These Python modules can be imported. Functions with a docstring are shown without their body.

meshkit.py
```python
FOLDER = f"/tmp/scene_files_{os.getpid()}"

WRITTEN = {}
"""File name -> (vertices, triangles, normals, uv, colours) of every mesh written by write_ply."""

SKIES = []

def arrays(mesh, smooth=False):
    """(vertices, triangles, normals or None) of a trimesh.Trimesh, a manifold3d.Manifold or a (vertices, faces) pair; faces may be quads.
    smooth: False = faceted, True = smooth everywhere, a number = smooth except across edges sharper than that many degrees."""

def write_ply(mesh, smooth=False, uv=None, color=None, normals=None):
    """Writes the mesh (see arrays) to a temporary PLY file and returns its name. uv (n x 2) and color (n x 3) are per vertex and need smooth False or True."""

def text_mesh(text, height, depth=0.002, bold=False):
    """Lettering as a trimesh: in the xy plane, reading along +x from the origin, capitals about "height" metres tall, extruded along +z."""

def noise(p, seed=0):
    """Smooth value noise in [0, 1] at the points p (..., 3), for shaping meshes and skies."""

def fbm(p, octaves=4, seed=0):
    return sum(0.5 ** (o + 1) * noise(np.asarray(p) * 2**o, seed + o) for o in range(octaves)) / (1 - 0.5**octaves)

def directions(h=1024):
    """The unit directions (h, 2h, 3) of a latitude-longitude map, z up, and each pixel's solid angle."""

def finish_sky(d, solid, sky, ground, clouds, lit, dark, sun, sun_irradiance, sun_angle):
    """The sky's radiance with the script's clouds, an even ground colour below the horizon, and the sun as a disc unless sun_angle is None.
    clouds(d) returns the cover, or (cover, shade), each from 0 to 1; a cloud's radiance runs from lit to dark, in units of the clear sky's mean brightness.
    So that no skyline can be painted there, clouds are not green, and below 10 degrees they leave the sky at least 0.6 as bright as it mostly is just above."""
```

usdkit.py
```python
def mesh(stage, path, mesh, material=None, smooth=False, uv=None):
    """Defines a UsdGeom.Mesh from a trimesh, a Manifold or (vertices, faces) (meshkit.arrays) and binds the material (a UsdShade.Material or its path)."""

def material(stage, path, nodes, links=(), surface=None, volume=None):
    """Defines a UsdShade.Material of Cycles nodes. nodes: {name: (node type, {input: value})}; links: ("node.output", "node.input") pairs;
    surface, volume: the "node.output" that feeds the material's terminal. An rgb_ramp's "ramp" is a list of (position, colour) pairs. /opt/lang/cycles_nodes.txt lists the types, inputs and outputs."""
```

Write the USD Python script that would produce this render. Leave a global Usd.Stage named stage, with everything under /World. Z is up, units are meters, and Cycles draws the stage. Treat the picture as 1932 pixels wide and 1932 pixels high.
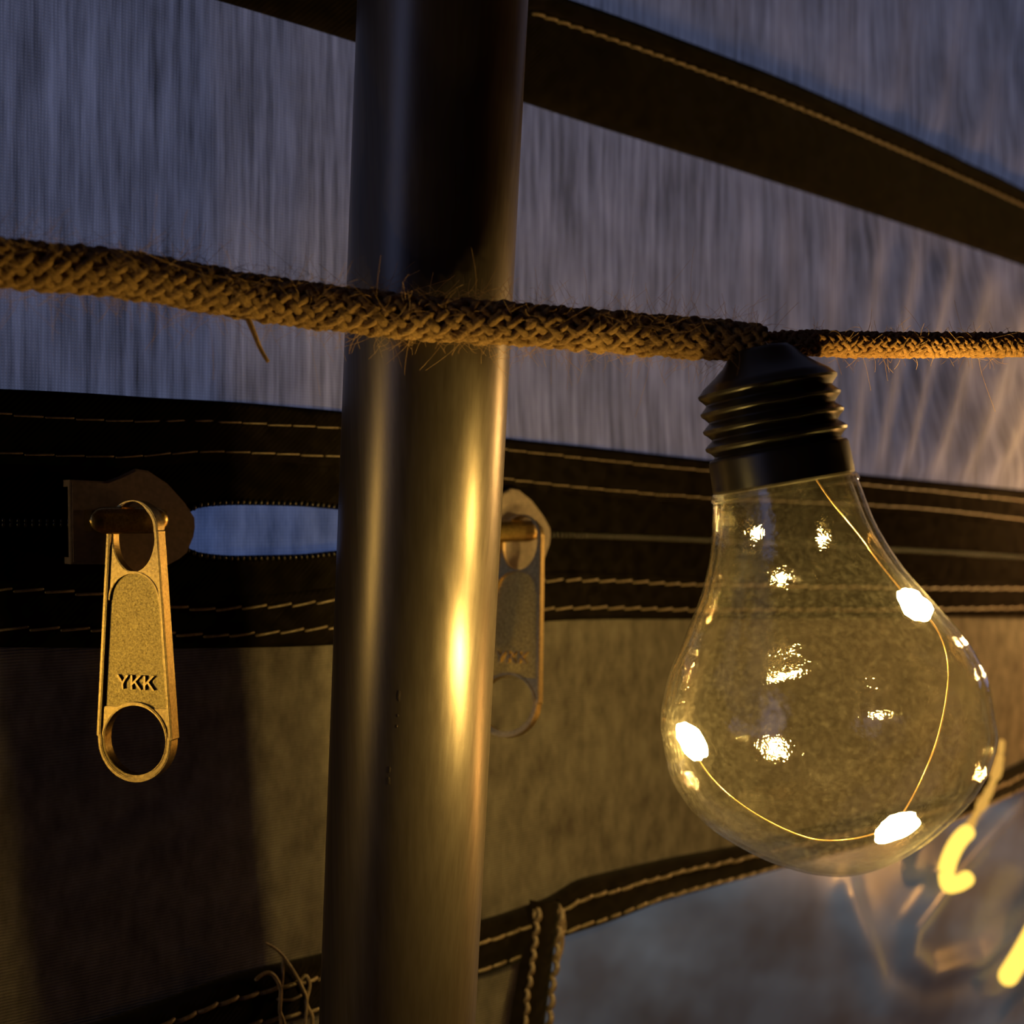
import math, random
import numpy as np, trimesh, usdkit, meshkit
import shapely.geometry as sg
from shapely import affinity
from shapely.ops import unary_union
from pxr import Usd, UsdGeom, UsdLux, UsdShade, Gf, Sdf, Vt

stage = Usd.Stage.CreateInMemory()
UsdGeom.SetStageUpAxis(stage, UsdGeom.Tokens.z)
UsdGeom.SetStageMetersPerUnit(stage, 1.0)
UsdGeom.Xform.Define(stage, '/World')
random.seed(7)
rng = np.random.default_rng(7)
V = np.array

# ------------------------------------------------------------------ camera, sky, exposure
FPX = 2400.0                       # focal length in pixels of the 1932 px frame
cam = UsdGeom.Camera.Define(stage, '/World/camera')
cam.CreateFocalLengthAttr(35.0)
cam.CreateHorizontalApertureAttr(35.0 * 1932 / FPX)
cam.CreateVerticalApertureAttr(35.0 * 1932 / FPX)
cam.CreateClippingRangeAttr((0.005, 500.0))
cam.CreateFStopAttr(14.0)
cam.CreateFocusDistanceAttr(0.23)
cam.CreateExposureAttr(0.0)
UsdGeom.Xformable(cam).AddRotateXOp().Set(90.0)      # at the origin, looking along +y

sky = UsdLux.DomeLight.Define(stage, '/World/sky')
sky.CreateColorAttr(Gf.Vec3f(0.32, 0.42, 0.90))
sky.CreateIntensityAttr(0.24)

LED_POWER = 1050.0
LED_COLOR = (1.0, 0.66, 0.17)
SIDE_LED_POWER = 1150.0
RIGHT_LED_POWER = 2500.0
LOW_LED_POWER = 1500.0

# ------------------------------------------------------------------ pixel helpers (real distances throughout)
def at(px, py, d):
    """A point at distance d along the camera axis."""
    return V([(px - 966) / FPX * d, d, -(py - 966) / FPX * d])

P0 = V([0, .3124, 0.0]); U = V([.8, .6, 0]); ZV = V([0, 0, 1.0]); NV = V([.6, -.8, 0])   # the tent wall's plane
def ws(px, py, h=0.0):
    """Wall coordinates (s, z) of a sight line on the wall, h in front of it."""
    r = V([(px - 966) / FPX, 1.0, -(py - 966) / FPX])
    t = ((P0 + h * NV) @ NV) / (r @ NV)
    p = r * t - P0
    return V([p @ U, p[2]])
def wp(s, z, h=0.0):
    s, z, h = np.broadcast_arrays(np.asarray(s, float), np.asarray(z, float), np.asarray(h, float))
    return P0 + s[..., None] * U + z[..., None] * ZV + h[..., None] * NV
def curve(pts):
    """A curve on the wall given by sight lines: returns z(s)."""
    a = V([ws(*p) for p in pts]); o = np.argsort(a[:, 0]); a = a[o]
    from scipy.interpolate import PchipInterpolator
    f = PchipInterpolator(a[:, 0], a[:, 1])
    lo, hi = a[0], a[-1]
    def g(s):
        s = np.asarray(s, float)
        return np.where(s < lo[0], lo[1], np.where(s > hi[0], hi[1], f(np.clip(s, lo[0], hi[0]))))
    return g

# ------------------------------------------------------------------ prim helpers
used = {}
def numbered(parent, name):
    k = (parent, name); n = used.get(k, 0); used[k] = n + 1
    return f'{parent}/{name}' + (f'_{n:03d}' if n else '')
def tag(p, label=None, cat=None, group=None, kind=None):
    p = p.GetPrim() if hasattr(p, 'GetPrim') else p
    for k, v in (('label', label), ('category', cat), ('group', group), ('kind', kind)):
        if v: p.SetCustomDataByKey(k, v)
    return p
def obj(name, mesh, mat, parent='/World', smooth=35, uv=None):
    parent = parent if isinstance(parent, str) else str(parent.GetPath())
    return usdkit.mesh(stage, numbered(parent, name), mesh, mat, smooth, uv).GetPrim()
def thing(name, label, cat, loc=(0, 0, 0), group=None, kind=None):
    x = UsdGeom.Xform.Define(stage, numbered('/World', name))
    x.AddTranslateOp().Set(Gf.Vec3d(*map(float, loc)))
    return tag(x, label, cat, group, kind)

# ------------------------------------------------------------------ mesh helpers
def tube(points, radius, sides=10, caps=True):
    p = np.asarray(points, float); r = np.broadcast_to(radius, (len(p),)).astype(float)
    t = np.gradient(p, axis=0); t /= np.linalg.norm(t, axis=1, keepdims=True)
    ref = V([0, 0, 1.0]) if abs(t[:, 2]).mean() < .8 else V([0, 1.0, 0])
    a = np.cross(t, ref); a /= np.linalg.norm(a, axis=1, keepdims=True); b = np.cross(a, t)
    ang = np.arange(sides) * 2 * np.pi / sides
    v = p[:, None] + r[:, None, None] * (np.cos(ang)[None, :, None] * a[:, None] + np.sin(ang)[None, :, None] * b[:, None])
    i, j = np.meshgrid(np.arange(len(p) - 1), np.arange(sides), indexing='ij'); k = (j + 1) % sides
    q = np.stack([i * sides + j, (i + 1) * sides + j, (i + 1) * sides + k, i * sides + k], -1).reshape(-1, 4)
    v = v.reshape(-1, 3); f = np.vstack([q[:, [0, 1, 2]], q[:, [0, 2, 3]]])
    if caps:
        n = len(v); v = np.vstack([v, p[0], p[-1]]); m = (len(p) - 1) * sides
        c = [[n, jj, (jj + 1) % sides] for jj in range(sides)] + [[n + 1, m + (jj + 1) % sides, m + jj] for jj in range(sides)]
        f = np.vstack([f, c])
    m = trimesh.Trimesh(v, f, process=False)
    if m.volume < 0: m.invert()
    return m
def capsule_path(points, r, sides=10):
    """A tube with rounded ends."""
    p = np.asarray(points, float)
    d0 = p[0] - p[1]; d0 /= np.linalg.norm(d0); d1 = p[-1] - p[-2]; d1 /= np.linalg.norm(d1)
    q, rr = [], []
    for a in (85, 60, 30): q.append(p[0] + d0 * r * math.sin(math.radians(a))); rr.append(r * math.cos(math.radians(a)))
    for x in p: q.append(x); rr.append(r)
    for a in (30, 60, 85): q.append(p[-1] + d1 * r * math.sin(math.radians(a))); rr.append(r * math.cos(math.radians(a)))
    return tube(q, V(rr), sides)
def spline(pts, n):
    from scipy.interpolate import PchipInterpolator
    p = np.asarray(pts, float); t = np.r_[0, np.cumsum(np.linalg.norm(np.diff(p[:, :3], axis=0), axis=1))]; t /= t[-1]
    return np.stack([PchipInterpolator(t, c)(np.linspace(0, 1, n)) for c in p.T], 1)
def grid_mesh(P):
    n, m = P.shape[:2]
    i, j = np.meshgrid(np.arange(n - 1), np.arange(m - 1), indexing='ij')
    q = np.stack([i * m + j, (i + 1) * m + j, (i + 1) * m + j + 1, i * m + j + 1], -1).reshape(-1, 4)
    return trimesh.Trimesh(P.reshape(-1, 3), np.vstack([q[:, [0, 1, 2]], q[:, [0, 2, 3]]]), process=False)
def sheet(s, zt, zb, nv, hfun):
    """A sheet of cloth on the wall between z = zb(s) and zt(s); returns the mesh and its (s, z)."""
    t = np.linspace(0, 1, nv)
    S = np.repeat(s[:, None], nv, 1); Z = zb(s)[:, None] * (1 - t) + zt(s)[:, None] * t
    m = grid_mesh(wp(S, Z, hfun(S, Z)))
    return m, np.stack([S, Z], -1).reshape(-1, 2)
def band(s, zt, zb, h0, h1, nv=14, wav=0.0, seed=0, crown=.0004):
    """A strip of webbing lying on the wall: a closed mesh from h0 to h1 with rounded edges."""
    top, bot = zt(s), zb(s)
    t = np.linspace(0, 1, nv)
    S = np.repeat(s[:, None], nv, 1); Z = bot[:, None] * (1 - t) + top[:, None] * t
    e = np.minimum(t, 1 - t) * (nv - 1)
    edge = np.where(e < .5, .45, np.where(e < 1.5, .9, 1.0))
    H = h0 + (h1 - h0) * edge[None] + crown * np.sin(np.pi * t)[None]
    if wav: H = H + wav * (meshkit.fbm(np.stack([S * 60, Z * 60, 0 * S], -1), 3, seed) - .5) * edge[None]
    front = wp(S, Z, H); back0 = wp(s, bot, h0)[:, None]; back1 = wp(s, top, h0)[:, None]
    P = np.concatenate([back0, front, back1], 1)
    uvS = np.concatenate([S[:, :1], S, S[:, -1:]], 1); uvZ = np.concatenate([Z[:, :1], Z, Z[:, -1:]], 1)
    return grid_mesh(P), np.stack([uvS, uvZ], -1).reshape(-1, 2)
def lathe(prof, axis, origin, n=96, right=V([1.0, 0, 0])):
    prof = np.asarray(prof, float)
    w = np.cross(axis, right); w /= np.linalg.norm(w); r = np.cross(w, axis)
    a = np.arange(n) * 2 * np.pi / n
    ring = np.cos(a)[:, None] * r + np.sin(a)[:, None] * w
    P = origin + prof[:, 0][:, None, None] * axis + prof[:, 1][:, None, None] * ring[None]
    m = len(prof)
    i, j = np.meshgrid(np.arange(m - 1), np.arange(n), indexing='ij'); k = (j + 1) % n
    q = np.stack([i * n + j, i * n + k, (i + 1) * n + k, (i + 1) * n + j], -1).reshape(-1, 4)
    mesh = trimesh.Trimesh(P.reshape(-1, 3), np.vstack([q[:, [0, 1, 2]], q[:, [0, 2, 3]]]), process=False)
    mesh.merge_vertices(); mesh.update_faces(mesh.nondegenerate_faces())
    if mesh.volume < 0: mesh.invert()
    return mesh
def extrude(poly, z0, z1, chamfer=0.0):
    """Extrude a polygon from z0 to z1 with a small chamfer at the top."""
    out = []
    for g in getattr(poly, 'geoms', [poly]):
        if g.is_empty or g.area < 1e-12: continue
        a = trimesh.creation.extrude_polygon(g, z1 - z0 - chamfer, engine='earcut'); a.apply_translation([0, 0, z0]); out.append(a)
        if chamfer:
            for k, fr in ((.5, .35), (1.0, 1.0)):
                g2 = g.buffer(-chamfer * fr)
                for gg in getattr(g2, 'geoms', [g2]):
                    if gg.is_empty: continue
                    b = trimesh.creation.extrude_polygon(gg, chamfer * .5, engine='earcut'); b.apply_translation([0, 0, z1 - chamfer * (1.5 - k)]); out.append(b)
    return trimesh.util.concatenate(out)
def framed(mesh, origin, X, Y, Z):
    m = mesh.copy(); T = np.eye(4); T[:3, 0] = X; T[:3, 1] = Y; T[:3, 2] = Z; T[:3, 3] = origin
    m.apply_transform(T); return m

# ------------------------------------------------------------------ materials
def M(name, nodes, links=(), surface='p.BSDF', volume=None):
    return usdkit.material(stage, '/World/Looks/' + name, nodes, links, surface=surface, volume=volume)

def cloth(name, lo, hi, streak, weave, bump, trans, rows=False, extra_noise=(40, 40)):
    """A woven fabric in wall coordinates (uv = metres): slubs stretched along one way, a fine weave as bump and tone."""
    nodes = {
        'uv': ('uvmap', {'attribute': 'st'}),
        'm1': ('mapping', {'scale': (streak[0], streak[1], 1)}),
        'n1': ('noise_texture', {'scale': 1.0, 'detail': 4.0, 'roughness': .6}),
        'm2': ('mapping', {'scale': (extra_noise[0], extra_noise[1], 1)}),
        'n2': ('noise_texture', {'scale': 1.0, 'detail': 3.0}),
        'wx': ('wave_texture', {'wave_type': 'bands', 'bands_direction': 'x', 'scale': weave, 'distortion': 1.6, 'detail': 2.0, 'detail_scale': .5}),
        'wy': ('wave_texture', {'wave_type': 'bands', 'bands_direction': 'y', 'scale': weave, 'distortion': 1.6, 'detail': 2.0, 'detail_scale': .5}),
        'ww': ('math', {'math_type': 'multiply'}),
        'a1': ('math', {'math_type': 'multiply_add', 'value2': .72, 'value3': 0.0}),
        'a2': ('math', {'math_type': 'multiply_add', 'value2': .28}),
        'a3': ('math', {'math_type': 'multiply_add', 'value2': .12 if rows else .08}),
        'r': ('rgb_ramp', {'ramp': [(.32, lo), (.72, hi)]}),
        'b': ('bump', {'strength': bump, 'distance': .0004}),
        'd': ('diffuse_bsdf', {'roughness': .4}),
        't': ('translucent_bsdf', {}),
        'mx': ('mix_closure', {'fac': trans}),
        's': ('sheen_bsdf', {'color': (.05, .05, .05), 'roughness': .4}),
        'ad': ('add_closure', {}),
    }
    links = [('uv.UV', 'm1.vector'), ('m1.vector', 'n1.vector'), ('uv.UV', 'm2.vector'), ('m2.vector', 'n2.vector'),
             ('uv.UV', 'wy.vector'), ('n2.fac' if rows else 'wx.fac', 'ww.value1')] + ([] if rows else [('uv.UV', 'wx.vector')]) + [('wy.fac', 'ww.value2'),
             ('n1.fac', 'a1.value1'), ('n2.fac', 'a2.value1'), ('a1.value', 'a2.value3'), ('ww.value', 'a3.value1'), ('a2.value', 'a3.value3'),
             ('a3.value', 'r.fac'), ('r.color', 'd.color'), ('r.color', 't.color'), ('ww.value', 'b.height'), ('b.normal', 'd.normal'),
             ('d.BSDF', 'mx.closure1'), ('t.BSDF', 'mx.closure2'), ('mx.closure', 'ad.closure1'), ('s.BSDF', 'ad.closure2')]
    return M(name, nodes, links, surface='ad.closure')

m_upper = cloth('blue_grey_ripstop', (.10, .09, .075), (.56, .52, .46), (600, 30), 500, .5, .72)
m_lower = cloth('dark_canvas', (.055, .046, .040), (.15, .135, .115), (260, 120), 540, .8, .04, True)
m_flap = cloth('blue_fly_cloth', (.10, .13, .17), (.34, .40, .46), (250, 60), 430, .5, .85)
m_shell = cloth('shell_canvas', (.08, .038, .028), (.12, .058, .042), (30, 30), 60, .2, .0)

def webbing(name, col, rough, sheen):
    return M(name, {
        'uv': ('uvmap', {'attribute': 'st'}),
        'mp': ('mapping', {'rotation': (0, 0, .8)}),
        'w': ('wave_texture', {'wave_type': 'bands', 'bands_direction': 'x', 'scale': 330., 'distortion': 1.0, 'detail': 1.0}),
        'n': ('noise_texture', {'scale': 260., 'detail': 4.0}),
        'r': ('rgb_ramp', {'ramp': [(.3, tuple(c * .6 for c in col)), (.75, tuple(c * 1.5 for c in col))]}),
        'b': ('bump', {'strength': .3, 'distance': .0002}),
        'p': ('principled_bsdf', {'roughness': rough, 'specular_ior_level': .0, 'sheen_weight': sheen})},
        [('uv.UV', 'mp.vector'), ('mp.vector', 'w.vector'), ('uv.UV', 'n.vector'), ('n.fac', 'r.fac'), ('r.color', 'p.base_color'), ('w.fac', 'b.height'), ('b.normal', 'p.normal')])
m_web = webbing('black_webbing', (.0065, .0050, .0040), .62, .0)
m_tape = webbing('black_zip_tape', (.0055, .0043, .0034), .7, .0)
m_strap = webbing('black_strap', (.007, .0052, .0035), .7, .05)

m_thread = M('brown_thread', {'g': ('geometry', {}), 'n': ('noise_texture', {'scale': 900.}), 'r': ('rgb_ramp', {'ramp': [(.3, (.09, .066, .048)), (.7, (.19, .145, .105))]}),
    'p': ('principled_bsdf', {'roughness': .45, 'specular_ior_level': .5})}, [('g.position', 'n.vector'), ('n.fac', 'r.fac'), ('r.color', 'p.base_color')])
m_coil = M('black_coil', {'g': ('geometry', {}), 'n': ('noise_texture', {'scale': 500.}), 'r': ('rgb_ramp', {'ramp': [(.3, (.005, .004, .004)), (.7, (.010, .009, .008))]}),
    'p': ('principled_bsdf', {'roughness': .28})}, [('g.position', 'n.vector'), ('n.fac', 'r.fac'), ('r.color', 'p.base_color')])

def metal(name, lo, hi, rough, scale, bump, metallic=1.0, dist=.00015):
    return M(name, {
        'g': ('geometry', {}), 'n': ('noise_texture', {'scale': scale, 'detail': 3.0, 'roughness': .65}),
        'r': ('rgb_ramp', {'ramp': [(.3, lo), (.7, hi)]}), 'b': ('bump', {'strength': bump, 'distance': dist}),
        'p': ('principled_bsdf', {'metallic': metallic, 'roughness': rough})},
        [('g.position', 'n.vector'), ('n.fac', 'r.fac'), ('r.color', 'p.base_color'), ('n.fac', 'b.height'), ('b.normal', 'p.normal')])
m_brass = metal('antique_brass', (.25, .175, .062), (.46, .335, .125), .32, 1800., .25)
m_sand = metal('sandblasted_brass', (.26, .19, .055), (.72, .55, .17), .36, 2600., .5, dist=.0002)
m_bronze = metal('dark_bronze', (.17, .135, .12), (.25, .20, .175), .40, 900., .2, metallic=.3)

m_pole = M('satin_grey_metal', {
    'g': ('geometry', {}), 'mp': ('mapping', {'scale': (900, 900, 14)}),
    'n': ('noise_texture', {'scale': 1.0, 'detail': 4.0, 'roughness': .6}),
    'n2': ('noise_texture', {'scale': 2600., 'detail': 2.0}),
    'r': ('rgb_ramp', {'ramp': [(.3, (.135, .113, .094)), (.7, (.152, .130, .110))]}),
    'rr': ('map_range', {'from_min': .3, 'from_max': .7, 'to_min': .315, 'to_max': .365}),
    'b': ('bump', {'strength': .06, 'distance': .0001}),
    'p': ('principled_bsdf', {'metallic': .82, 'specular_ior_level': .5})},
    [('g.position', 'mp.vector'), ('mp.vector', 'n.vector'), ('g.position', 'n2.vector'), ('n.fac', 'r.fac'), ('r.color', 'p.base_color'), ('n.fac', 'rr.value'), ('rr.result', 'p.roughness'),
     ('n2.fac', 'b.height'), ('b.normal', 'p.normal')])

def jute(name, lo, hi):
    return M(name, {
        'g': ('geometry', {}), 'n': ('noise_texture', {'scale': 1600., 'detail': 4.0, 'roughness': .7}),
        'n2': ('noise_texture', {'scale': 160., 'detail': 2.0}), 'mm': ('mix_float', {'fac': .4}),
        'r': ('rgb_ramp', {'ramp': [(.3, lo), (.7, hi)]}), 'b': ('bump', {'strength': .9, 'distance': .0004}),
        'p': ('principled_bsdf', {'roughness': .8, 'specular_ior_level': .2, 'sheen_weight': .1, 'sheen_tint': (.9, .7, .4)})},
        [('g.position', 'n.vector'), ('g.position', 'n2.vector'), ('n.fac', 'mm.a'), ('n2.fac', 'mm.b'), ('mm.result', 'r.fac'), ('r.color', 'p.base_color'), ('n.fac', 'b.height'), ('b.normal', 'p.normal')])
m_jute = jute('jute', (.10, .050, .017), (.34, .215, .085))
m_jute2 = jute('jute_cord', (.14, .065, .02), (.34, .19, .07))
m_fibre = M('jute_fibre', {'g': ('geometry', {}), 'n': ('noise_texture', {'scale': 300.}), 'r': ('rgb_ramp', {'ramp': [(.3, (.30, .18, .08)), (.7, (.60, .42, .22))]}),
    'd': ('diffuse_bsdf', {}), 't': ('translucent_bsdf', {}), 'm': ('mix_closure', {'fac': .4})},
    [('g.position', 'n.vector'), ('n.fac', 'r.fac'), ('r.color', 'd.color'), ('r.color', 't.color'), ('d.BSDF', 'm.closure1'), ('t.BSDF', 'm.closure2')], surface='m.closure')

m_socket = M('black_plastic', {'g': ('geometry', {}), 'n': ('noise_texture', {'scale': 350., 'detail': 3.}), 'r': ('rgb_ramp', {'ramp': [(.3, (.010, .008, .007)), (.7, (.018, .014, .011))]}),
    'p': ('principled_bsdf', {'roughness': .34, 'specular_ior_level': .42})}, [('g.position', 'n.vector'), ('n.fac', 'r.fac'), ('r.color', 'p.base_color')])

m_glass = M('clear_bulb_plastic', {
    'g': ('geometry', {}),
    'n': ('noise_texture', {'scale': 190., 'detail': 4.0, 'roughness': .65}),
    'ns': ('noise_texture', {'scale': 900., 'detail': 5.0, 'roughness': .75}),
    'b': ('bump', {'strength': .45, 'distance': .0006}),
    'lw': ('layer_weight', {'blend': .5}), 'pw': ('math', {'math_type': 'power', 'value2': 3.6}), 'f': ('math', {'math_type': 'multiply_add', 'value2': .80, 'value3': .045}),
    'tr': ('transparent_bsdf', {'color': (.97, .96, .93)}),
    'gl': ('glossy_bsdf', {'color': (1, 1, 1), 'roughness': .03}),
    'mx': ('mix_closure', {}),
    'rd': ('rgb_ramp', {'ramp': [(.50, (.0015, .0015, .0015)), (.75, (.014, .014, .014))]}),
    'di': ('diffuse_bsdf', {'color': (.9, .85, .75)}), 'tl': ('translucent_bsdf', {'color': (.9, .85, .75)}),
    'dm': ('mix_closure', {'fac': .5}), 'm2': ('mix_closure', {})},
    [('g.position', 'n.vector'), ('g.position', 'ns.vector'), ('n.fac', 'b.height'), ('b.normal', 'gl.normal'),
     ('lw.facing', 'pw.value1'), ('pw.value', 'f.value1'), ('f.value', 'mx.fac'), ('tr.BSDF', 'mx.closure1'), ('gl.BSDF', 'mx.closure2'),
     ('di.BSDF', 'dm.closure1'), ('tl.BSDF', 'dm.closure2'), ('ns.fac', 'rd.fac'), ('rd.color', 'm2.fac'), ('mx.closure', 'm2.closure1'), ('dm.closure', 'm2.closure2')],
    surface='m2.closure')

m_glass_plain = M('plain_bulb_glass', {'lw': ('layer_weight', {'blend': .3}), 'tr': ('transparent_bsdf', {'color': (.97, .96, .93)}), 'gl': ('glossy_bsdf', {'roughness': .03}), 'mx': ('mix_closure', {})},
    [('lw.facing', 'mx.fac'), ('tr.BSDF', 'mx.closure1'), ('gl.BSDF', 'mx.closure2')], surface='mx.closure')
def glow(name, col, power):
    return M(name, {'e': ('emission', {'color': col, 'strength': power})}, surface='e.emission')
m_led = glow('led_glow', LED_COLOR, LED_POWER)
m_led_side = glow('led_glow_neighbour', LED_COLOR, SIDE_LED_POWER)
m_led_right = glow('led_glow_right', (1.0, .58, .19), RIGHT_LED_POWER)
m_led_low = glow('led_glow_low', (1.0, .47, .11), LOW_LED_POWER)
m_reflect = glow('amber_reflection', (1.0, .62, .10), 1.7)  # self-lit stand-in for LED reflections in the vinyl, no lamp
m_reflect_dim = glow('amber_reflection_dim', (1.0, .52, .10), .75)  # fainter stretch of the same added reflection
m_wire = metal('copper_wire', (.62, .38, .16), (.8, .52, .26), .3, 300., .0)

m_vinyl = M('clear_vinyl', {
    'uv': ('uvmap', {'attribute': 'st'}),
    'n': ('noise_texture', {'scale': 26., 'detail': 3.0}),
    'r': ('rgb_ramp', {'ramp': [(.36, (.27, .29, .22)), (.62, (.74, .84, .58))]}),
    'lw': ('layer_weight', {'blend': .5}), 'pw': ('math', {'math_type': 'power', 'value2': 5.0}), 'f': ('math', {'math_type': 'multiply_add', 'value2': .90, 'value3': .045}),
    'tr': ('transparent_bsdf', {}), 'gl': ('glossy_bsdf', {'roughness': .28}), 'mx': ('mix_closure', {}),
    'di': ('diffuse_bsdf', {'color': (.55, .5, .45)}), 'm2': ('mix_closure', {'fac': .07})},
    [('uv.UV', 'n.vector'), ('n.fac', 'r.fac'), ('r.color', 'tr.color'), ('lw.facing', 'pw.value1'), ('pw.value', 'f.value1'), ('f.value', 'mx.fac'), ('tr.BSDF', 'mx.closure1'), ('gl.BSDF', 'mx.closure2'),
     ('mx.closure', 'm2.closure1'), ('di.BSDF', 'm2.closure2')], surface='m2.closure')
m_soil = M('dry_soil', {'g': ('geometry', {}), 'n': ('noise_texture', {'scale': 3.0, 'detail': 6.}), 'r': ('rgb_ramp', {'ramp': [(.35, (.13, .125, .12)), (.65, (.50, .45, .38))]}),
    'p': ('principled_bsdf', {'roughness': .9})}, [('g.position', 'n.vector'), ('n.fac', 'r.fac'), ('r.color', 'p.base_color')])

# ------------------------------------------------------------------ the tent around the camera (out of frame; open on its left)
FLOOR, CEIL = -.40, .60
ground = tag(obj('ground', trimesh.creation.box([60, 60, .02], trimesh.transformations.translation_matrix([0, 0, FLOOR - .03])), m_soil), 'bare brown soil outside the tent seen dimly through the vinyl window', 'ground', kind='structure')
def wallbox(name, a, b, label):
    a, b = V(a, float), V(b, float)
    m = trimesh.creation.box(b - a, trimesh.transformations.translation_matrix((a + b) / 2))
    return tag(obj(name, m, m_shell, uv=None, smooth=False), label, None, kind='structure')
floor_poly = [(-1.0, -.437), (1.10, 1.137), (1.10, -1.0), (-1.0, -1.0)]
for nm, z0, z1, lab in (('floor', FLOOR - .02, FLOOR, 'tan groundsheet of the tent below the frame'), ('ceiling', CEIL, CEIL + .01, 'brown canvas tent roof above the frame')):
    m = trimesh.creation.extrude_polygon(sg.Polygon(floor_poly), z1 - z0, engine='earcut'); m.apply_translation([0, 0, z0])
    tag(obj(nm, m, m_shell, smooth=False), lab, None, kind='structure')
wallbox('wall_right', (1.10, -1.0, FLOOR), (1.11, 1.14, CEIL), 'brown canvas tent wall to the right of the camera')
wallbox('wall_front', (-1.01, -1.01, FLOOR), (1.11, -1.0, CEIL), 'brown canvas tent wall behind the camera')

# curves on the wall, by sight line
UP_TOP = curve([(0, 735), (150, 742), (300, 752), (400, 757), (600, 773), (650, 778), (957, 828), (1100, 843), (1330, 868), (1640, 897), (1932, 925)])
U1 = curve([(0, 783), (200, 795), (400, 797), (640, 810), (957, 850), (1330, 890), (1644, 917), (1932, 947)])
U2 = curve([(0, 856), (200, 862), (400, 852), (640, 863), (957, 906), (1330, 940), (1644, 954), (1932, 982)])
UP_MID = curve([(0, 880), (200, 884), (400, 874), (640, 885), (957, 922), (1330, 955), (1644, 968), (1932, 995)])
GAP_T = curve([(0, 987), (250, 988), (325, 980), (380, 957), (450, 953), (550, 955), (640, 962), (800, 985), (930, 1008), (1000, 1010), (1330, 1021), (1644, 1037), (1932, 1055)])
GAP_B = curve([(0, 983), (250, 984), (325, 1020), (380, 1043), (450, 1048), (550, 1046), (640, 1038), (800, 1022), (930, 1005), (1000, 1006), (1330, 1017), (1644, 1033), (1932, 1051)])
LO_MID = curve([(0, 1090), (170, 1094), (340, 1118), (400, 1121), (500, 1117), (640, 1105), (1020, 1076), (1330, 1085), (1932, 1095)])
L1 = curve([(0, 1113), (170, 1120), (340, 1145), (400, 1148), (500, 1143), (640, 1130), (1020, 1095), (1330, 1103), (1932, 1110)])
L2 = curve([(0, 1185), (170, 1186), (340, 1195), (450, 1196), (560, 1187), (640, 1180), (1020, 1148), (1330, 1150), (1932, 1146)])
LO_BOT = curve([(0, 1220), (200, 1222), (400, 1222), (640, 1215), (1020, 1172), (1330, 1168), (1640, 1163), (1932, 1163)])
B_TOP = curve([(0, 1985), (120, 1945), (300, 1885), (450, 1832), (600, 1798), (780, 1760), (905, 1733), (977, 1711), (1032, 1690), (1093, 1656), (1258, 1617), (1409, 1588), (1600, 1545), (1780, 1500), (1854, 1469), (1932, 1432)])
B_BOT = curve([(0, 2105), (120, 2063), (300, 1995), (450, 1945), (600, 1908), (780, 1862), (905, 1835), (977, 1808), (1038, 1770), (1134, 1738), (1244, 1697), (1432, 1645), (1600, 1600), (1780, 1550), (1854, 1520), (1932, 1480)])
mix = lambda a, b, k: (lambda s: a(s) * (1 - k) + b(s) * k)
const = lambda z: (lambda s: np.full(np.shape(s), z))
dense = np.unique(np.r_[np.linspace(-1.25, -.16, 16), np.linspace(-.16, .30, 330), np.linspace(.30, 1.37, 16)])

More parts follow.
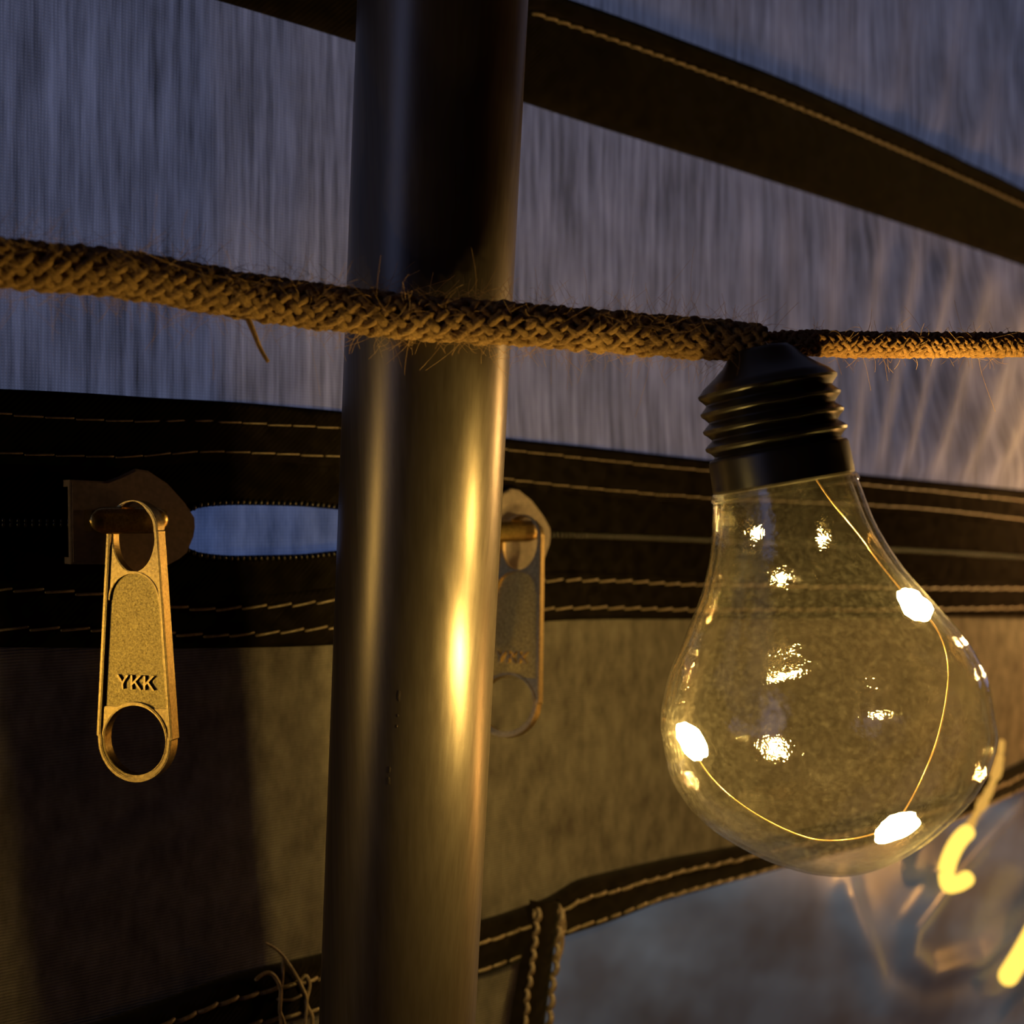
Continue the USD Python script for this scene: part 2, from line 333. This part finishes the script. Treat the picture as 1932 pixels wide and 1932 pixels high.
ST_T = curve([(0, -330), (380, -180), (700, -105), (1032, 0), (1402, 133), (1700, 262), (1932, 372)])
ST_B = curve([(0, -110), (400, 2), (670, 84), (991, 198), (1402, 328), (1700, 425), (1932, 505)])
ST_S = mix(ST_T, ST_B, .24)

# folds of the upper cloth: pleats shaped to imitate light streaks fanning from the bulb
fan = ws(1500, 1720)
def folds(S, Z):
    dx, dz = S - fan[0], Z - fan[1]
    ang = np.arctan2(dx, np.maximum(dz, .02))
    w = np.clip((ang + .22) / .45, 0, 1) * np.clip((.62 - np.abs(S - .12)) / .5, 0, 1) * np.clip((.40 - Z) / .3, 0, 1)
    p = .9 * meshkit.noise(np.stack([ang * 5, 0 * ang + 3.3, Z * 0 + .5], -1), 5)
    wave = np.sin(2 * np.pi * (ang * 10.5 + p))
    near = np.clip(np.minimum(np.abs(Z - ST_T(S)), np.abs(Z - ST_B(S))) / .012, 0, 1) * ((Z > ST_T(S)) | (Z < ST_B(S)))
    h = .0038 * w * (.5 + .5 * wave) ** 1.2 * (.35 + .9 * meshkit.noise(np.stack([ang * 10, 0 * ang, Z * 9], -1), 8)) * near
    soft = .003 * (meshkit.fbm(np.stack([S * 16, Z * 7, 0 * S], -1), 2, 11) - .5)
    return h + soft

wall = thing('wall_back', 'tent wall of blue-grey cloth above and dark canvas below the zipper', None, kind='structure')
m, uv = sheet(dense, const(CEIL), mix(UP_TOP, U2, .5), 130, lambda S, Z: folds(S, Z) * np.clip((Z - UP_TOP(S)) / .012, 0, 1))
tag(obj('upper_panel', m, m_upper, wall, True, uv), 'blue-grey upper cloth with faint vertical streaks and added folds that imitate fanned light streaks')
hl = lambda S, Z: .003 * (meshkit.fbm(np.stack([S * 14, Z * 14, 0 * S], -1), 3, 21) - .5)
m, uv = sheet(dense, mix(L2, LO_BOT, .5), mix(B_TOP, B_BOT, .35), 70, hl)
tag(obj('lower_panel', m, m_lower, wall, True, uv), 'dark woven canvas between zipper and window binding')
left = np.unique(np.r_[np.linspace(-1.25, -.16, 12), np.linspace(-.16, ws(990, 1850)[0], 120)])
m, uv = sheet(left, mix(B_TOP, B_BOT, .6), const(FLOOR), 60, hl)
tag(obj('lower_panel', m, m_lower, wall, True, uv), 'dark canvas below the binding, left of the window')

# blue cloth behind the zipper opening
s_f = np.linspace(-.2, .3, 80)
m, uv = sheet(s_f, mix(U1, U2, .3), L2, 12, lambda S, Z: -.004 + 0 * S)
tag(obj('storm_flap', m, m_flap, smooth=True, uv=uv), 'bright blue cloth strip showing through the open zipper gap', 'flap')

# the dark strap running down across the upper cloth
s_in = np.linspace(-.26, .34, 260)
def stitches(fun, s0, s1, step, r, h, parent, mat=None, gap=.88, joined=False, jit=.0, sag=.35):
    ms = []
    k = int((s1 - s0) / step)
    for i in range(k):
        a = s0 + i * step; b = a + step * gap
        ss = np.linspace(a, b, 6); t = np.linspace(-1, 1, 6)
        zz = fun(ss) + random.uniform(-jit, jit) + np.linspace(-1, 1, 6) * r * sag
        hh = h + r * .3 - r * 1.1 * t ** 4
        ms.append(capsule_path(wp(ss, zz, hh), r, 6))
    if joined:
        tag(obj('stitching', trimesh.util.concatenate(ms), mat or m_thread, parent, True), kind='stuff')
    else:
        for q in ms: obj('stitch', q, mat or m_thread, parent, True)

st = thing('seam_strap', 'wide black folded strap sewn diagonally across the upper blue-grey cloth', 'strap')
m, uv = band(s_in, ST_T, ST_B, .001, .0030, 20, .0016, 31, crown=.0016)
sb = obj('strap', m, m_strap, st, True, uv)
m, uv = band(s_in, ST_T, ST_S, .003, .0048, 10, .0010, 32, crown=.0012)
sl = obj('folded_lip', m, m_strap, st, True, uv)
stitches(ST_S, ws(985, 0)[0], ws(1990, 0)[0], .0040, .00042, .0048, sl)

# ------------------------------------------------------------------ zipper
zp = thing('zipper', 'long black zipper sewn across the tent wall, open between its two sliders', 'zipper')
S0, S1 = ws(-40, 0)[0], ws(1985, 0)[0]
m, uv = band(s_in, UP_TOP, UP_MID, .0005, .0022, 22, .0012, 41)
uw = tag(obj('upper_webbing', m, m_web, zp, True, uv))
m, uv = band(s_in, mix(U1, U2, .6), GAP_T, .0000, .0011, 16, .0004, 42, crown=.0006)
ut = obj('upper_tape', m, m_tape, zp, True, uv)
m, uv = band(s_in, GAP_B, mix(L1, L2, .4), .0000, .0011, 16, .0004, 43, crown=.0006)
lt = obj('lower_tape', m, m_tape, zp, True, uv)
m, uv = band(s_in, LO_MID, LO_BOT, .0005, .0022, 18, .0012, 44)
lw = obj('lower_webbing', m, m_web, zp, True, uv)
stitches(U1, S0, S1, .0058, .00021, .0027, uw, jit=.0001)
stitches(U2, S0 + .002, S1, .0058, .00021, .0027, uw, jit=.0001)
stitches(L1, S0, S1, .0058, .00030, .0027, lw, jit=.0001, sag=.9)
stitches(L2, S0 + .003, S1, .0058, .00030, .0027, lw, jit=.0001, sag=.9)
def coil(fun, dz, parent, label):
    ms = []
    for s in np.arange(S0, S1, .00135):
        e = trimesh.creation.icosphere(1, 1.0); e.apply_scale([.00045, .0007, .0006])
        ms.append(framed(e, wp(s, fun(V(s)) + dz, .0012), U, ZV, NV))
    tag(obj('coil', trimesh.util.concatenate(ms), m_coil, parent, True), label, kind='stuff')
coil(GAP_T, .0006, ut, 'row of small black coil teeth along the upper tape')
coil(GAP_B, -.0006, lt, 'row of small black coil teeth along the lower tape')

# ------------------------------------------------------------------ sliders with pull tabs
def slider(px, py, label, yaw, tilt, tab_shift=(0, 0), kt=.0001022):
    """px, py: where the slider's middle is seen on the zipper line."""
    o = ws(px, py)
    base = wp(o[0], o[1], 0)
    th = thing('zipper_slider', label, 'zipper slider', base, group=None)
    k = .000106
    q = lambda pts: [((x - 240) * k * 1.0, -(y - 986) * k) for x, y in pts]
    body = sg.Polygon(q([(116, 908), (183, 910), (207, 901), (238, 886), (261, 889), (299, 913), (333, 949), (352, 977), (353, 995), (350, 1013), (337, 1043), (323, 1054), (299, 1066), (261, 1080), (238, 1084), (207, 1072), (191, 1062), (118, 1060)])).buffer(.0005).buffer(-.0005)
    loc = lambda mm: framed(mm, V([0, 0, 0]), U, ZV, NV)
    b = trimesh.util.concatenate([extrude(body, .0042, .0058, .0004), extrude(body.buffer(-.0006), -.002, -.0008, .0), extrude(sg.box(*q([(300, 1012)])[0], *q([(340, 960)])[0]), -.001, .0045, 0)])
    bd = obj('body', loc(b), m_bronze, th, 30)
    # guides that fold over the tape at the body's edges
    fl = extrude(sg.Polygon(q([(116, 908), (183, 910), (183, 920), (116, 920)])), .0016, .0046, .0001)
    f2 = extrude(sg.Polygon(q([(118, 1048), (191, 1050), (191, 1062), (118, 1060)])), .0016, .0046, .0001)
    obj('flange', loc(fl), m_bronze, th, 30); obj('flange', loc(f2), m_bronze, th, 30)
    # bridge: a bar standing on two feet
    (xa, ya), (xb, yb) = q([(139, 981)])[0], q([(282, 981)])[0]
    bar = capsule_path([[xa + .0024, ya, 0], [xb - .0024, ya, 0]], .0026, 18); bar.apply_scale([1, 1, .55]); bar.apply_translation([0, 0, .0098])
    feet = [sg.box(*q([(141, 1000)])[0], *q([(160, 962)])[0]), sg.box(*q([(262, 1000)])[0], *q([(280, 962)])[0])]
    bb = trimesh.util.concatenate([bar] + [extrude(f, .0055, .0100, 0) for f in feet])
    obj('bridge', loc(bb), m_brass, th, 40)
    # pull tab: hangs from the bridge on its top ring, turned a little
    t = lambda pts: [((x - 254) * kt * 1.04, -(y - 975) * kt) for x, y in pts]
    cy = lambda x, y, r: sg.Point(*t([(x, y)])[0]).buffer(r * kt, 48)
    outline = unary_union([sg.Polygon(t([(199, 1000), (305, 1000), (334, 1385), (178, 1385)])), cy(252, 996, 54), cy(256, 1391, 78)]).buffer(.0004, 16).buffer(-.0004, 16)
    hole = cy(256, 1391, 65)
    top_open = unary_union([cy(252, 996, 43), affinity.scale(cy(252, 1010, 44), 1.0, 1.50)]).buffer(.0003).buffer(-.0003)
    arch = unary_union([affinity.scale(cy(253, 1130, 51), 1, 1.0), sg.Polygon(t([(202, 1130), (304, 1130), (322, 1330), (190, 1330)]))])
    plate = outline.difference(hole).difference(top_open)
    recess = arch.difference(cy(256, 1391, 70)).intersection(outline.buffer(-11 * kt))
    T0, T1, T2 = .0, .0020, .0026
    nt2 = V([math.sin(yaw) * math.cos(tilt), -math.cos(yaw) * math.cos(tilt), math.sin(tilt)]); xt = V([math.cos(yaw), math.sin(yaw), 0])
    zt = np.cross(nt2, xt)
    off = (NV * .0115 + U * tab_shift[0] + ZV * (tab_shift[1] + .0010)) - nt2 * (T2 / 2)
    tb = lambda mm: framed(mm, off, xt, zt, nt2)
    pt = obj('pull_tab', tb(trimesh.util.concatenate([extrude(plate.difference(recess), T0, T1, .0002), extrude(recess.buffer(.0001).intersection(plate), T0, T1 - .0005, 0)])), m_brass, th, 30)
    rim_o = outline.difference(outline.buffer(-9 * kt)).difference(top_open)
    rim_h = cy(256, 1391, 71).difference(hole).intersection(outline.buffer(-12 * kt).buffer(3 * kt))
    obj('outer_rim', tb(extrude(rim_o, T1 - .0002, T2, .00025)), m_brass, pt, 30)
    obj('hole_rim', tb(extrude(rim_h, T1 - .0006, T2 - .0002, .0002)), m_brass, pt, 30)
    arc = arch.buffer(4 * kt).difference(arch).intersection(outline.buffer(-9 * kt)).intersection(sg.box(*t([(190, 1135)])[0], *t([(320, 1070)])[0]))
    obj('arch_rim', tb(extrude(arc, T1 - .0004, T1 + .0002, .0001)), m_brass, pt, 30)
    obj('sandblasted_field', tb(extrude(recess.buffer(-.00005), T1 - .0006, T1 - .0004, 0)), m_sand, pt, False)
    tx = meshkit.text_mesh('YKK', 27 * kt, .00062)
    tx.apply_scale([1.12, 1, 1]); c = tx.bounds.mean(0); x0, y0 = t([(257, 1283)])[0]
    tx.apply_translation([x0 - c[0], y0 - c[1], T1 - .0004 - tx.bounds[0][2]])
    obj('lettering', tb(tx), m_brass, pt, 30)
    return th
slider(240, 986, 'bronze zipper slider with hanging gold pull tab left of the grey pole', math.radians(-16.5), 0, (-.0024, 0))
slider(940, 1005, 'bronze zipper slider with shaded pull tab half hidden behind the grey pole', math.radians(-22), math.radians(14), (-.0012, 0), .0000985)

# ------------------------------------------------------------------ window in the lower canvas
win = thing('window_1', 'clear wrinkled vinyl window with dark sewn binding in the lower right', None, kind='structure')
s_w = np.unique(np.r_[np.linspace(ws(975, 1850)[0], .34, 240), np.linspace(.34, 1.37, 24)])
ridge = V([ws(*p) for p in [(1990, 1440), (1880, 1560), (1780, 1670), (1722, 1750), (1715, 1805), (1760, 1840), (1850, 1810), (1990, 1700)]])
ridge2 = V([ws(*p) for p in [(1600, 1690), (1630, 1780), (1660, 1870), (1760, 1905), (1990, 1850)]])
def dist_to(poly, S, Z):
    d = np.full(S.shape, 9.0)
    for a, b in zip(poly[:-1], poly[1:]):
        ab = b - a; tt = np.clip(((S - a[0]) * ab[0] + (Z - a[1]) * ab[1]) / (ab @ ab), 0, 1)
        d = np.minimum(d, np.hypot(S - a[0] - tt * ab[0], Z - a[1] - tt * ab[1]))
    return d
def vinyl_h(S, Z):
    return -.002 + .0034 * np.exp(-(dist_to(ridge, S, Z) / .0045) ** 2) + .0022 * np.exp(-(dist_to(ridge2, S, Z) / .006) ** 2) + .006 * (meshkit.fbm(np.stack([S * 18, Z * 18, 0 * S], -1), 2, 51) - .5)
m, uv = sheet(s_w, mix(B_TOP, B_BOT, .6), const(FLOOR), 200, vinyl_h)
tag(obj('pane', m, m_vinyl, win, True, uv), 'clear vinyl pane with soft wrinkles')
m, uv = band(s_in, B_TOP, B_BOT, .0006, .0034, 16, .0016, 61, crown=.0012)
bt = obj('top_binding', m, m_strap, win, True, uv)
stitches(mix(B_TOP, B_BOT, .30), S0, S1, .0046, .00045, .0046, bt, jit=.0002)
stitches(mix(B_TOP, B_BOT, .82), S0 + .001, S1, .0046, .00045, .0040, bt, jit=.0002)
def vband(px_l, px_r, h0, h1):
    """The upright binding of the window's left side, from under the top binding to the floor."""
    rows = np.linspace(1690, 2080, 40); t = np.linspace(0, 1, 9); P, UVs = [], []
    for y in rows:
        a, b = ws(np.interp(y, [1700, 1932], px_l), y), ws(np.interp(y, [1700, 1932], px_r), y)
        e = np.minimum(t, 1 - t) * 8; hh = h0 + (h1 - h0) * np.where(e < .5, .3, np.where(e < 1.5, .9, 1)) + .0008 * np.sin(np.pi * t)
        line = a[None] * (1 - t[:, None]) + b[None] * t[:, None]
        full = np.vstack([a, line, b]); hh = np.r_[h0, hh, h0]
        P.append(wp(full[:, 0], full[:, 1], hh)); UVs.append(full)
    mm = grid_mesh(V(P)); mm.invert()
    return mm, V(UVs).reshape(-1, 2)
m, uv = vband((982, 942), (1034, 1006), .0036, .0058)
vb = obj('side_binding', m, m_strap, win, True, uv)
def vstitches(pxs, parent, n, r, h):
    ys = np.linspace(1705, 2050, n + 1)
    for y0, y1 in zip(ys[:-1], ys[1:]):
        yy = np.linspace(y0, y0 + (y1 - y0) * .9, 5)
        w = V([ws(np.interp(y, [1700, 1932], pxs), y) for y in yy])
        obj('stitch', capsule_path(wp(w[:, 0] + random.uniform(-.0003, .0003), w[:, 1], h + r * .8 - r * 1.6 * np.linspace(-1, 1, 5) ** 2), r, 6), m_thread, parent, True)
vstitches((988, 958), vb, 14, .00062, .0062)
vstitches((1032, 1003), vb, 11, .00075, .0062)
# frayed thread loops at the binding's corner and left of the pole
def loops(px_pts, r, h, name='loose_thread'):
    w = [wp(*ws(x, y), hh) for (x, y), hh in zip(px_pts, np.broadcast_to(h, (len(px_pts),)))]
    return obj(name, capsule_path(spline(w, 40), r, 7), m_thread, win, True)
for pts, r in (
    ([(990, 1745), (985, 1715), (1000, 1700), (1018, 1702), (1030, 1720), (1032, 1765), (1022, 1800)], .0006),
    ([(985, 1708), (1000, 1722), (1004, 1760), (996, 1800)], .0004),
    ([(1008, 1700), (1024, 1695), (1034, 1712), (1036, 1740)], .0004),
    ([(482, 1768), (500, 1778), (515, 1793), (530, 1815), (545, 1842), (555, 1872), (552, 1905), (540, 1960)], .00032),
    ([(465, 1835), (485, 1822), (500, 1832), (508, 1858), (505, 1890), (512, 1915), (500, 1960)], .00042),
    ([(515, 1793), (512, 1830), (505, 1870), (508, 1932)], .00032),
    ([(545, 1842), (556, 1828), (562, 1845), (555, 1875), (565, 1905), (560, 1960)], .00042),
    ([(505, 1872), (525, 1872), (542, 1862)], .0003)):
    loops(pts, r, np.interp(np.arange(len(pts)), [0, len(pts) - 1], [.0048, .0062]))

# ------------------------------------------------------------------ amber LED reflections in the vinyl, added as glowing tubes
def reflection_glow(paths, label):
    th = thing('vinyl_reflection', label, 'light', wp(*ws(*paths[0][0][0]), 0))
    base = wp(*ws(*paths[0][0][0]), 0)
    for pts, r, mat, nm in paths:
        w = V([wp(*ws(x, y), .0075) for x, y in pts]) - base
        if nm == 'reflection_bead':
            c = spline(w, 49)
            for k in range(8): obj('reflection_bead', capsule_path(c[k * 6 + (k % 2):k * 6 + 5], r * (.8 + .25 * (k % 3)), 10), mat, th, True)
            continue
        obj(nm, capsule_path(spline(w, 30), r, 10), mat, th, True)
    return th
reflection_glow([([(1786, 1562), (1762, 1592), (1748, 1635), (1752, 1660), (1772, 1656), (1785, 1648)], .0026, m_reflect, 'reflection_tube'),
       ([(1852, 1395), (1845, 1440), (1826, 1490), (1800, 1535), (1788, 1558)], .0013, m_reflect_dim, 'reflection_bead')],
      'hook-shaped amber LED reflection in the vinyl, added as a glowing tube and beads, just below and right of the glass bulb')
reflection_glow([([(1965, 1660), (1930, 1715), (1902, 1768), (1864, 1830)], .0032, m_reflect, 'reflection_tube')], 'straight amber LED reflection in the vinyl, added as a glowing rod slanting in at the lower right picture edge')
reflection_glow([([(1975, 1800), (1940, 1840), (1915, 1876)], .0028, m_reflect, 'reflection_tube')], 'short amber LED reflection in the vinyl, added as a glowing rod end in the bottom right corner, below the straight rod')

# ------------------------------------------------------------------ pole
pt_, pb_ = at(836, 0, .2195), at(750, 1932, .2405)
pd = (pt_ - pb_) / np.linalg.norm(pt_ - pb_)
t_lo, t_hi = (FLOOR - pb_[2]) / pd[2], (CEIL - pb_[2]) / pd[2]
R = .0147
prof = [(t_lo, R - .0012), (t_lo, R), (t_hi, R), (t_hi, R - .0012), (t_lo, R - .0012)]
zz = np.linspace(t_lo, t_hi, 60)
prof = [(t_lo, R - .0012)] + [(z, R) for z in zz] + [(t_hi, R - .0012)] + [(t_lo, R - .0012)]
pole = thing('tent_pole', 'upright satin grey metal tent pole crossing the middle of the picture', 'pole')
obj('tube', lathe(prof, pd, pb_, 96), m_pole, pole, 40)
m_chip = M('chipped_paint', {'g': ('geometry', {}), 'n': ('noise_texture', {'scale': 3000.}), 'r': ('rgb_ramp', {'ramp': [(.4, (.02, .014, .01)), (.7, (.06, .04, .03))]}), 'p': ('principled_bsdf', {'roughness': .8})},
    [('g.position', 'n.vector'), ('n.fac', 'r.fac'), ('r.color', 'p.base_color')])
def chip(px, py, wpx, hpx, seed):
    """A small worn mark on the pole's skin, where a sight line meets it."""
    r = at(px, py, 1.0); r /= np.linalg.norm(r)
    w0 = -pb_; rp, wp_ = r - (r @ pd) * pd, w0 - (w0 @ pd) * pd
    A, B, C = rp @ rp, 2 * rp @ wp_, wp_ @ wp_ - R * R
    hit = r * ((-B - math.sqrt(B * B - 4 * A * C)) / (2 * A))
    ax = pb_ + ((hit - pb_) @ pd) * pd; e1 = (hit - ax) / R; e2 = np.cross(pd, e1)
    k = .212 / FPX; n = 18; g = np.random.default_rng(seed)
    ang = np.arange(n) * 2 * np.pi / n; rr = .7 + .5 * g.random(n)
    P = [ax + (R + .00006) * e1]
    for a_, q_ in zip(ang, rr):
        th_, dz_ = math.cos(a_) * q_ * wpx * k / R, math.sin(a_) * q_ * hpx * k
        P.append(ax + dz_ * pd + (R + .00004) * (math.cos(th_) * e1 + math.sin(th_) * e2))
    top = V(P); low = top - .0003 * e1
    f = [[0, i + 1, (i + 1) % n + 1] for i in range(n)]
    f += [[n + 1 + a_, n + 1 + c_, n + 1 + b_] for a_, b_, c_ in f[:n]]
    for i in range(n):
        j = (i + 1) % n; f += [[i + 1, n + 2 + i, n + 2 + j], [i + 1, n + 2 + j, j + 1]]
    mm = trimesh.Trimesh(np.vstack([top, low]), f, process=False)
    if mm.volume < 0: mm.invert()
    obj('worn_mark', mm, m_chip, pole, False)
for args in ((735, 1452, 2.5, 7, 1), (733, 1473, 4, 8, 2), (753, 1312, 3, 11, 3), (751, 1350, 2, 3, 4), (749, 1370, 1.5, 3, 5)): chip(*args)

# ------------------------------------------------------------------ light bulbs
KB = .212 / FPX                                     # metres per pixel at the bulb
NECK = at(1478, 912, .212)
AX = V([.167, 0, -.986]); AX /= np.linalg.norm(AX); RX = V([.986, 0, .167])
GL = spline([(0, 133), (30, 139), (90, 151), (180, 185), (250, 226), (350, 283), (430, 305), (500, 304), (560, 284), (610, 250), (650, 207), (690, 152), (722, 90), (738, 40), (742, 0.0)], 90)
def bulb_parts(root, led_mat, leds, glass=None, fine=2):
    def L(t, r): return t * KB * AX + r * KB * RX
    g = [(t * KB, r * KB) for t, r in GL]
    th_ = .0011
    inner = [(t, max(r - th_, 0)) for t, r in g]; inner[-1] = (g[-1][0] - th_, 0.0)
    inner = [p for p in inner if p[0] <= g[-1][0] - th_]
    shell = lathe(g + inner[::-1] + [g[0]], AX, V([0, 0, 0.0]), 128, RX)
    obj('glass_envelope', shell, glass or m_glass, root, 50)
    # threaded base
    c = [(2, 0), (2, 128), (0, 131), (-4, 133), (-58, 131), (-64, 128), (-66, 121)]
    for k in range(4):
        t0 = -70 - k * 33
        c += [(t0, 118), (t0 - 7, 124), (t0 - 13, 132 - k * .8), (t0 - 18, 133 - k * .8), (t0 - 24, 127 - k), (t0 - 30, 119)]
    c += [(-204, 112), (-214, 98), (-232, 76), (-250, 62), (-258, 52), (-262, 30), (-263, 0)]
    sk = lathe([(t * KB, r * KB) for t, r in c], AX, V([0, 0, 0.0]), 128, RX)
    # the threads climb like a screw
    v = sk.vertices.copy(); tt = v @ AX; w = np.cross(AX, RX); a = np.arctan2(v @ w, v @ RX)
    fade = np.clip((-tt / KB - 66) / 15, 0, 1) * np.clip((225 + tt / KB) / 25, 0, 1)
    sk.vertices = v + (a / (2 * np.pi) * 20 * KB * fade)[:, None] * AX * .0
    obj('socket', sk, m_socket, root, 25)
    ring = lathe([(t * KB, r * KB) for t, r in [(0, 134), (7, 139), (14, 139), (18, 136), (14, 130), (4, 128), (0, 134)]], AX, V([0, 0, 0.0]), 96, RX)
    obj('neck_ring', ring, glass or m_glass, root, 40)
    pts = []
    for (c0, ln, rad, dirn) in leds:
        d = V(dirn, float); d /= np.linalg.norm(d)
        e = trimesh.creation.icosphere(fine, 1.0); ev = e.vertices.copy()
        ev *= (.93 + .42 * (meshkit.noise(ev * 1.6 + c0 * 900, 2) - .35) + .2 * (meshkit.noise(ev * 3.7 + c0 * 500, 6) - .5))[:, None]
        side = np.cross(d, [0, 1.0, 0]); side /= np.linalg.norm(side)
        e.vertices = c0 + (ev[:, :1] * (ln + rad)) * d + (ev[:, 1:2] * rad) * V([0, 1.0, 0]) + (ev[:, 2:] * rad) * side
        obj('led', e, led_mat, root, True); pts.append(c0)
    sp = spline([L(-2, 60), L(60, 90), L(150, 150) + V([0, .004, 0]), pts[0] + V([0, .0012, 0])], 40)
    obj('wire', tube(sp, .00016, 6), m_wire, root, True)
    sp = spline([pts[0] + V([0, .0012, 0]), L(420, 268) + V([0, .006, 0]), L(560, 215) + V([0, .006, 0]), pts[2] + V([0, .0012, 0])], 40)
    obj('wire', tube(sp, .00016, 6), m_wire, root, True)
    sp = spline([pts[2] + V([0, .0012, 0]), L(690, -30) + V([0, .004, 0]), L(600, -170) + V([0, .005, 0]), pts[1] + V([0, .0012, 0])], 40)
    obj('wire', tube(sp, .00016, 6), m_wire, root, True)
LEDS = [(at(1725, 1140, .206) - NECK, .0013, .0021, (1, 0, -.9)), (at(1305, 1400, .206) - NECK, .0016, .0019, (1, 0, -1.4)), (at(1690, 1560, .206) - NECK, .0018, .0020, (1, 0, .5))]
b = thing('light_bulb', 'clear round bulb with black screw base and three lit warm LEDs hanging from the rope', 'light bulb', NECK)
bulb_parts(b, m_led, LEDS)
b2 = thing('light_bulb', 'clear LED bulb hanging on the rope out of frame on the left', 'light bulb', V([-.29, .08, -.015]))
bulb_parts(b2, m_led_side, LEDS, m_glass_plain, 1)
b3 = thing('light_bulb', 'clear LED bulb hanging on the cord out of frame on the right', 'light bulb', V([.24, .42, .045]))
bulb_parts(b3, m_led_right, LEDS, m_glass_plain, 1)
b4 = thing('light_bulb', 'amber LED bulb hanging low out of frame beside the vinyl window', 'light bulb', V([.262, .395, -.085]))
bulb_parts(b4, m_led_low, LEDS, m_glass_plain, 1)

# ------------------------------------------------------------------ rope
def frames(p):
    t = np.gradient(p, axis=0); t /= np.linalg.norm(t, axis=1, keepdims=True)
    a = np.cross(t, [0, 0, 1.0]); a /= np.linalg.norm(a, axis=1, keepdims=True); return t, a, np.cross(a, t)
def braid(path, Rr, n, pitch, rs, parent, mat, grow=0.0):
    L = np.r_[0, np.cumsum(np.linalg.norm(np.diff(path, axis=0), axis=1))]
    N = int(L[-1] / .00055)
    q = np.stack([np.interp(np.linspace(0, L[-1], N), L, c) for c in path.T], 1); l = np.linspace(0, L[-1], N)
    from scipy.ndimage import gaussian_filter1d
    q = gaussian_filter1d(q, 6, axis=0, mode='nearest')
    _, a, bb = frames(q); om = 2 * np.pi / pitch; gr = 1 + grow * np.clip(l / l[-1] * 4 - 3, 0, 1)
    for sgn in (1, -1):
        for i in range(n):
            th = 2 * np.pi * i / n + sgn * om * l + .14 * np.sin(l * 90 + i * 2.1) + .16 * (meshkit.noise(np.stack([l * 260, 0 * l + i * 7.7, 0 * l + sgn], -1), 3) - .5)
            rad = gr * Rr + sgn * rs * .38 * np.cos(n * om * l) + rs * .7 * (meshkit.noise(np.stack([l * 420, 0 * l + i * 3.1, 0 * l + sgn * 5], -1), 4) - .5)
            p = q + (np.cos(th) * rad)[:, None] * a + (np.sin(th) * rad)[:, None] * bb
            obj('strand', tube(p, gr * rs * (1 + .1 * np.sin(l * 400 + 3 * i)), 7), mat, parent, True)
    obj('core', tube(q, Rr * .9 * gr, 12), mat, parent, True)
    return q, a, bb
def fuzz(q, a, bb, Rr, n, parent, ln=(.002, .006), width=.00005):
    pts, cnt = [], []
    for _ in range(n):
        i = rng.integers(0, len(q)); th = rng.uniform(0, 2 * np.pi)
        o = np.cos(th) * a[i] + np.sin(th) * bb[i]; tan = np.cross(a[i], bb[i])
        l = rng.uniform(*ln) * (1 if rng.random() < .8 else 1.7); d = o * rng.uniform(.25, 1.0) + tan * rng.normal(0, .9) + rng.normal(0, .25, 3); d /= np.linalg.norm(d)
        c = rng.normal(0, .9, 3); p = q[i] + o * Rr
        for k in range(6):
            u = k / 5; pts.append(p + d * l * u + c * l * .45 * u * u)
        cnt.append(6)
    parent = str(parent.GetPath())
    cv = UsdGeom.BasisCurves.Define(stage, numbered(parent, 'fuzz'))
    cv.CreateTypeAttr('linear'); cv.CreateCurveVertexCountsAttr(cnt)
    cv.CreatePointsAttr(Vt.Vec3fArray.FromNumpy(V(pts).astype(np.float32))); cv.CreateWidthsAttr([width]); cv.SetWidthsInterpolation('constant')
    UsdShade.MaterialBindingAPI.Apply(cv.GetPrim()).Bind(m_fibre)
    tag(cv, kind='stuff')
rope = thing('jute_rope', 'thick fuzzy braided jute rope crossing in front of the grey pole', 'rope')
path = spline([V([-.288, .082, .015]), V([-.17, .145, .030]), at(-60, 488, .183), at(0, 495, .186), at(200, 513, .193), at(400, 548, .199), at(600, 578, .2035), at(800, 601, .2058), at(950, 609, .2072), at(1100, 622, .210), at(1250, 634, .212), at(1380, 644, .2125), at(1450, 655, .213)], 500)
RR = .00288
q, a, bb = braid(path, RR, 8, .0225, .00076, rope, m_jute, -.08)
vis = q[:, 0] > -.08
fuzz(q[vis], a[vis], bb[vis], RR + .0006, 1900, rope, (.0015, .0045), .00004)
lt_ = spline([at(462, 588, .2003), at(478, 625, .200), at(490, 655, .200), at(506, 683, .200)], 20)
obj('loose_thread', tube(lt_, np.linspace(.0005, .0003, 20), 6), m_jute, rope, True)
cord = thing('jute_twine', 'thinner jute twine running right from the bulb base to the picture edge', 'twine')
path2 = spline([at(1440, 655, .2145), at(1475, 648, .2145), at(1600, 650, .219), at(1780, 651, .228), at(1932, 650, .238), V([.15, .33, .048]), V([.234, .42, .069])], 260)
q, a, bb = braid(path2, .0018, 8, .0140, .00046, cord, m_jute2)
fuzz(q, a, bb, .0021, 1100, cord, (.0012, .0035))
